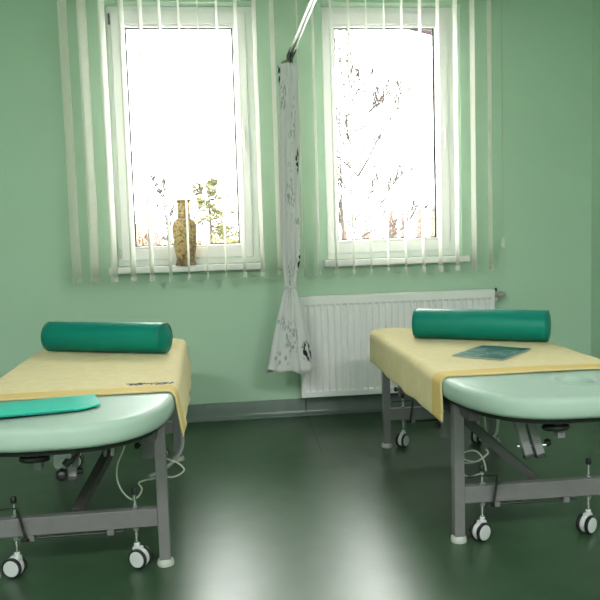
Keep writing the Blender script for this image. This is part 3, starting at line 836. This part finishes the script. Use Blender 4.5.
# ------------------------------------------------------------------ outside
GZ = -1.2
b = NB(); box(b, -60, 75, .9, 150, GZ-.3, GZ); tag(obj('snow_ground', b, M['snow']), 'snow covered ground outside the windows', 'ground', kind='structure')
b = NB()
v = [b.verts.new(p) for p in ((1.20, .301, 2.66), (3.6, .301, 2.10), (3.6, .301, 2.28), (1.20, .301, 2.84), (1.20, .95, 2.60), (3.6, .95, 2.04), (3.6, .95, 2.24), (1.20, .95, 2.80))]
for f in ((0, 1, 2, 3), (4, 7, 6, 5), (0, 4, 5, 1), (3, 2, 6, 7), (0, 3, 7, 4), (1, 5, 6, 2)): b.faces.new([v[i] for i in f])
bmesh.ops.recalc_face_normals(b, faces=b.faces)
tag(obj('roof_eave', b, M['eave']), 'brown sloping roof eave outside the right window', 'roof', kind='structure')

def grow(bm, p, d, r, L, depth, rnd, up=.10, bend=.22):
    n = 4; pts = [Vector(p)]; rs = [r]; d = Vector(d).normalized()
    for i in range(n):
        d = (d+Vector((rnd.uniform(-bend, bend), rnd.uniform(-bend, bend), rnd.uniform(-bend, bend)+up))).normalized()
        pts.append(pts[-1]+d*L/n); rs.append(max(.0062, r*(1-.62*(i+1)/n)))
    tube(bm, pts, rs, 5, cap=False)
    if depth <= 0: return
    for i in range(1, n+1):
        for c in range(2 if depth > 1 else 2):
            if rnd.random() < .8:
                nd = d+Vector((rnd.uniform(-1, 1), rnd.uniform(-1, 1), rnd.uniform(-.35, .6)))
                grow(bm, pts[i], nd, rs[i]*.62, L*rnd.uniform(.42, .66), depth-1, rnd, up, bend)

def bare_tree(name, label, x, y, h, seed, rt, spread, tm, main=None, dens=1.0, depth=2):
    rnd = random.Random(seed); t = root(name, label, 'tree', (x, y, GZ), group=None)
    b = NB(); n = 12; pts = [Vector((0, 0, 0))]
    for i in range(n): pts.append(pts[-1]+Vector((rnd.uniform(-.05, .05)*h/10, rnd.uniform(-.05, .05)*h/10, h/n)))
    rs = [rt*(1-.80*i/n) for i in range(n+1)]
    tube(b, pts, rs, 10); obj('trunk', b, tm, t, smooth=True)
    b = NB()
    for i in range(2, n):
        for c in range(int(round(2*dens+rnd.random()))):
            a = rnd.uniform(0, 2*pi); e = rnd.uniform(.15, .75)
            grow(b, pts[i]+(pts[i+1]-pts[i])*rnd.random(), (cos(a), sin(a), e), rs[i]*.36, spread*(1-.55*i/n)*rnd.uniform(.6, 1.1), depth, rnd)
    if main:
        for (q, d, r0, L0) in main: grow(b, q, d, r0, L0, 2, rnd, .08, .25)
    obj('branches', b, M['bark'], t, smooth=True)
    return t
def limb(pts, r0, r1): return [Vector(p) for p in pts], r0, r1
BT = bare_tree('birch_tree', 'bare white birch filling the left half of the right window', 2.17, 7.2, 7.6, 11, .050, 1.15, M['birch'],
          [((.03, 0, 3.2), (.9, .1, .75), .022, 1.25), ((.02, 0, 3.2), (-.5, .1, 1), .016, .7), ((-.05, 0, 2.2), (1, 0, .62), .020, 1.1), ((-.05, 0, 2.5), (.9, -.4, .9), .014, .8), ((0, 0, 3.9), (1, .2, .15), .015, 1.2), ((0, 0, 4.3), (-.7, -.3, .6), .014, .7)], .95, 2)
bare_tree('birch_tree', 'dark crooked bare tree at the left edge of the right window', 2.82, 12.5, 5.2, 23, .050, 1.0, M['bark'], [((.05, 0, 2.3), (-.4, 0, 1), .03, 1.2)], .9, 2)
bare_tree('birch_tree', 'pale bare birch seen left of the vase in the left window', -1.12, 12.5, 3.6, 31, .05, .8, M['birch'], None, 1.0, 2)

def conifer(name, label, x, y, h, w, seed, m, layers=30, per=16, group='conifers far beyond the windows'):
    rnd = random.Random(seed); t = root(name, label, 'tree', (x, y, GZ), group=group)
    b = NB(); tube(b, [(0, 0, 0), (0, 0, h*.5), (0, 0, h)], [h*.02, h*.012, h*.002], 7); obj('trunk', b, M['bark'], t)
    b = NB()
    for i in range(layers*per):
        f = rnd.random()**1.15; z = h*(.12+.86*f)
        a = rnd.uniform(0, 2*pi); L = (w*(1-f)**.75+.05*w)*rnd.uniform(.45, 1.0); dr = rnd.uniform(-.05, .45)*L
        wd = .035+.10*L; ca, sa = cos(a), sin(a)
        p0 = Vector((0, 0, z)); p2 = Vector((ca*L, sa*L, z-dr)); pm = p0.lerp(p2, .6)
        s = Vector((-sa, ca, 0))*wd; u = Vector((0, 0, .05+wd*.6))
        vs = [b.verts.new(q) for q in (p0, pm+s, pm-s, pm+u, pm-u, p2)]
        for tri in ((0, 1, 3), (0, 3, 2), (0, 2, 4), (0, 4, 1), (5, 3, 1), (5, 2, 3), (5, 4, 2), (5, 1, 4)): b.faces.new([vs[j] for j in tri])
    obj('foliage', b, m, t); return t

def gap(u, v, Y):         # where the sight line of a photo point meets depth Y (used once to set tree spots)
    return u
# spots worked out from the street side: x, depth, height, radius
CON = [('reddish bare conifer beyond the right window, tallest of its row', 8.24, 30.0, 3.95, .55, M['larch']),
       ('thin dark-tipped conifer beyond the right window, right of the tallest', 8.95, 30.6, 3.84, .36, M['larch']),
       ('broad reddish conifer low in the right window, right of the thin one', 9.95, 31.4, 3.25, .62, M['larch']),
       ('pointed reddish conifer between the broad one and the pale one', 10.35, 32.6, 3.45, .40, M['larch']),
       ('pale olive conifer at the right edge of the right window', 10.28, 30.2, 3.68, .50, M['olive']),
       ('low reddish conifer behind the white birch trunk in the right window', 7.15, 30.8, 2.95, .60, M['larch']),
       ('short reddish conifer at the left edge of the right window', 6.15, 31.2, 2.90, .55, M['larch'])]
for i, (lb, x, y, h, w, m) in enumerate(CON): conifer('conifer_tree', lb, x, y, h, w, 40+i, m)

def pine(label, x, y, h, w, seed):
    rnd = random.Random(seed); t = root('pine_tree', label, 'tree', (x, y, GZ))
    b = NB(); tube(b, [(0, 0, 0), (.06, 0, h*.5), (0, 0, h*.97)], [.12, .08, .02], 8); obj('trunk', b, M['bark'], t)
    br = NB(); fo = NB()
    for i in range(26):
        f = i/25; z = h*(.34+.64*f); a = rnd.uniform(0, 2*pi); L = w*(1-.72*f)*rnd.uniform(.45, 1.1)
        tip = Vector((cos(a)*L, sin(a)*L, z+.12*L)); tube(br, [(0, 0, z), (cos(a)*L*.5, sin(a)*L*.5, z), tip], [.03, .02, .008], 5)
        for k in range(22):
            q = Vector((0, 0, z)).lerp(tip, rnd.uniform(.35, 1.05))+Vector((rnd.uniform(-.2, .2), rnd.uniform(-.2, .2), rnd.uniform(-.1, .16)))
            for n in range(7):
                d = Vector((rnd.uniform(-1, 1), rnd.uniform(-1, 1), rnd.uniform(-.2, 1))).normalized()*rnd.uniform(.14, .26)
                s = d.orthogonal().normalized()*.034
                fo.faces.new([fo.verts.new(q-s), fo.verts.new(q+s), fo.verts.new(q+d)])
    obj('branches', br, M['bark'], t); o = obj('needles', fo, M['pine'], t); o['kind'] = 'stuff'
    return t
pine('open green pine tree seen right of the vase in the left window', -.30, 30.0, 4.9, 1.85, 3)

def bush(label, x, y, h, w, seed, m):
    rnd = random.Random(seed); t = tag(obj('bush', NB(), m), label, 'bush', 'dry bushes outside the left window')
    b = NB()
    for i in range(240):
        a = rnd.uniform(0, 2*pi); rr = w*math.sqrt(rnd.random()); x0 = cos(a)*rr*.7; y0 = sin(a)*rr*.5
        hh = h*rnd.uniform(.45, 1)*(1-.45*(rr/w)**2)
        p = [Vector((x0*.6, y0*.6, 0))]
        for k in range(5): p.append(p[-1]+Vector((rnd.uniform(-.12, .12)+x0*.08, rnd.uniform(-.12, .12), hh/5)))
        tube(b, p, [.05, .045, .04, .034, .028, .014], 4, cap=False)
        for k in range(7):
            q = p[rnd.randint(2, 5)]; d = Vector((rnd.uniform(-.4, .4), rnd.uniform(-.3, .3), rnd.uniform(.1, .4)))
            tube(b, [q, q+d*.6, q+d], [.026, .020, .010], 4, cap=False)
    b.to_mesh(t.data); b.free(); t.location = (x, y, GZ); return t
bush('tall dry brown bush at the left edge of the left window', -2.25, 18.0, 3.15, 1.25, 1, M['bush'])
bush('dry brown bush between the birch and the vase in the left window', -1.05, 19.5, 2.75, .8, 2, M['bush'])
bush('low yellowish bush behind the pine in the left window', .05, 26, 2.35, .95, 3, M['pine'])
bush('low pale bush at the right edge of the left window', 1.75, 33.5, 2.7, .9, 4, M['olive'])

# ------------------------------------------------------------------ light
wd = bpy.data.worlds.new('sky'); S.world = wd; wd.use_nodes = True
N = wd.node_tree.nodes; L = wd.node_tree.links
bg = N['Background']; bg.inputs['Color'].default_value = (1.0, .985, .97, 1); bg.inputs['Strength'].default_value = 5.0
# bright snow-cloud sky, a little brighter towards the zenith
tc = N.new('ShaderNodeTexCoord'); sp = N.new('ShaderNodeSeparateXYZ'); mr = N.new('ShaderNodeMapRange')
mr.inputs['From Min'].default_value = .16; mr.inputs['From Max'].default_value = .55
mr.inputs['To Min'].default_value = 10.0; mr.inputs['To Max'].default_value = 16.0
L.new(tc.outputs['Generated'], sp.inputs[0]); L.new(sp.outputs['Z'], mr.inputs['Value']); L.new(mr.outputs[0], bg.inputs['Strength'])

# added fill lamps high behind the camera, put there to brighten the room
def fill_lamp(x, y, label, power):
    t = root('ceiling_lamp', label, 'lamp', (x, y, ZC), group='ceiling lamps')
    b = NB(); box(b, -.62, .62, -.15, .15, -.06, 0, .006); obj('housing', b, M['lampwhite'], t)
    em = bpy.data.materials.get('lamp_diffuser')
    if not em:
        em = bpy.data.materials.new('lamp_diffuser'); em.use_nodes = True
        P = em.node_tree.nodes['Principled BSDF']; P.inputs['Emission Color'].default_value = (1, .955, .96, 1); P.inputs['Emission Strength'].default_value = 2.0
    b = NB(); box(b, -.60, .60, -.13, .13, -.072, -.0605, .004); obj('diffuser', b, em, t)
    ld = bpy.data.lights.new('lamp_light', 'AREA'); ld.shape = 'RECTANGLE'; ld.size = 1.2; ld.size_y = .26; ld.energy = power; ld.color = (1, .955, .96)
    lo = bpy.data.objects.new('lamp_light', ld); COL.objects.link(lo); lo.parent = t; lo.location = (0, 0, -.08)
fill_lamp(-1.6, -5.25, 'long ceiling lamp left behind the viewer', 72)
fill_lamp(1.3, -5.25, 'long ceiling lamp right behind the viewer', 72)

# ------------------------------------------------------------------ camera
cam = bpy.data.cameras.new('camera'); co = bpy.data.objects.new('camera', cam); COL.objects.link(co)
cam.sensor_fit = 'HORIZONTAL'; cam.sensor_width = 36; cam.lens = 745.04/600*36; cam.clip_start = .05; cam.clip_end = 400
r_ = Vector((.99307609, -.1134496, -.03048057)); u_ = Vector((.03999159, .08252617, .99578617)); f_ = Vector((.1104561, .99011041, -.0864918))
Mx = Matrix((r_, u_, -f_)).transposed().to_4x4(); Mx.translation = Vector((-.0879, -4.482, 1.0992))
co.matrix_world = Mx; S.camera = co

S.view_settings.view_transform = 'Standard'; S.view_settings.look = 'None'
S.view_settings.exposure = .70; S.view_settings.gamma = 1
S.view_settings.use_curve_mapping = False
S.cycles.max_bounces = 10; S.cycles.diffuse_bounces = 6; S.cycles.transparent_max_bounces = 12
S.cycles.sample_clamp_indirect = 8
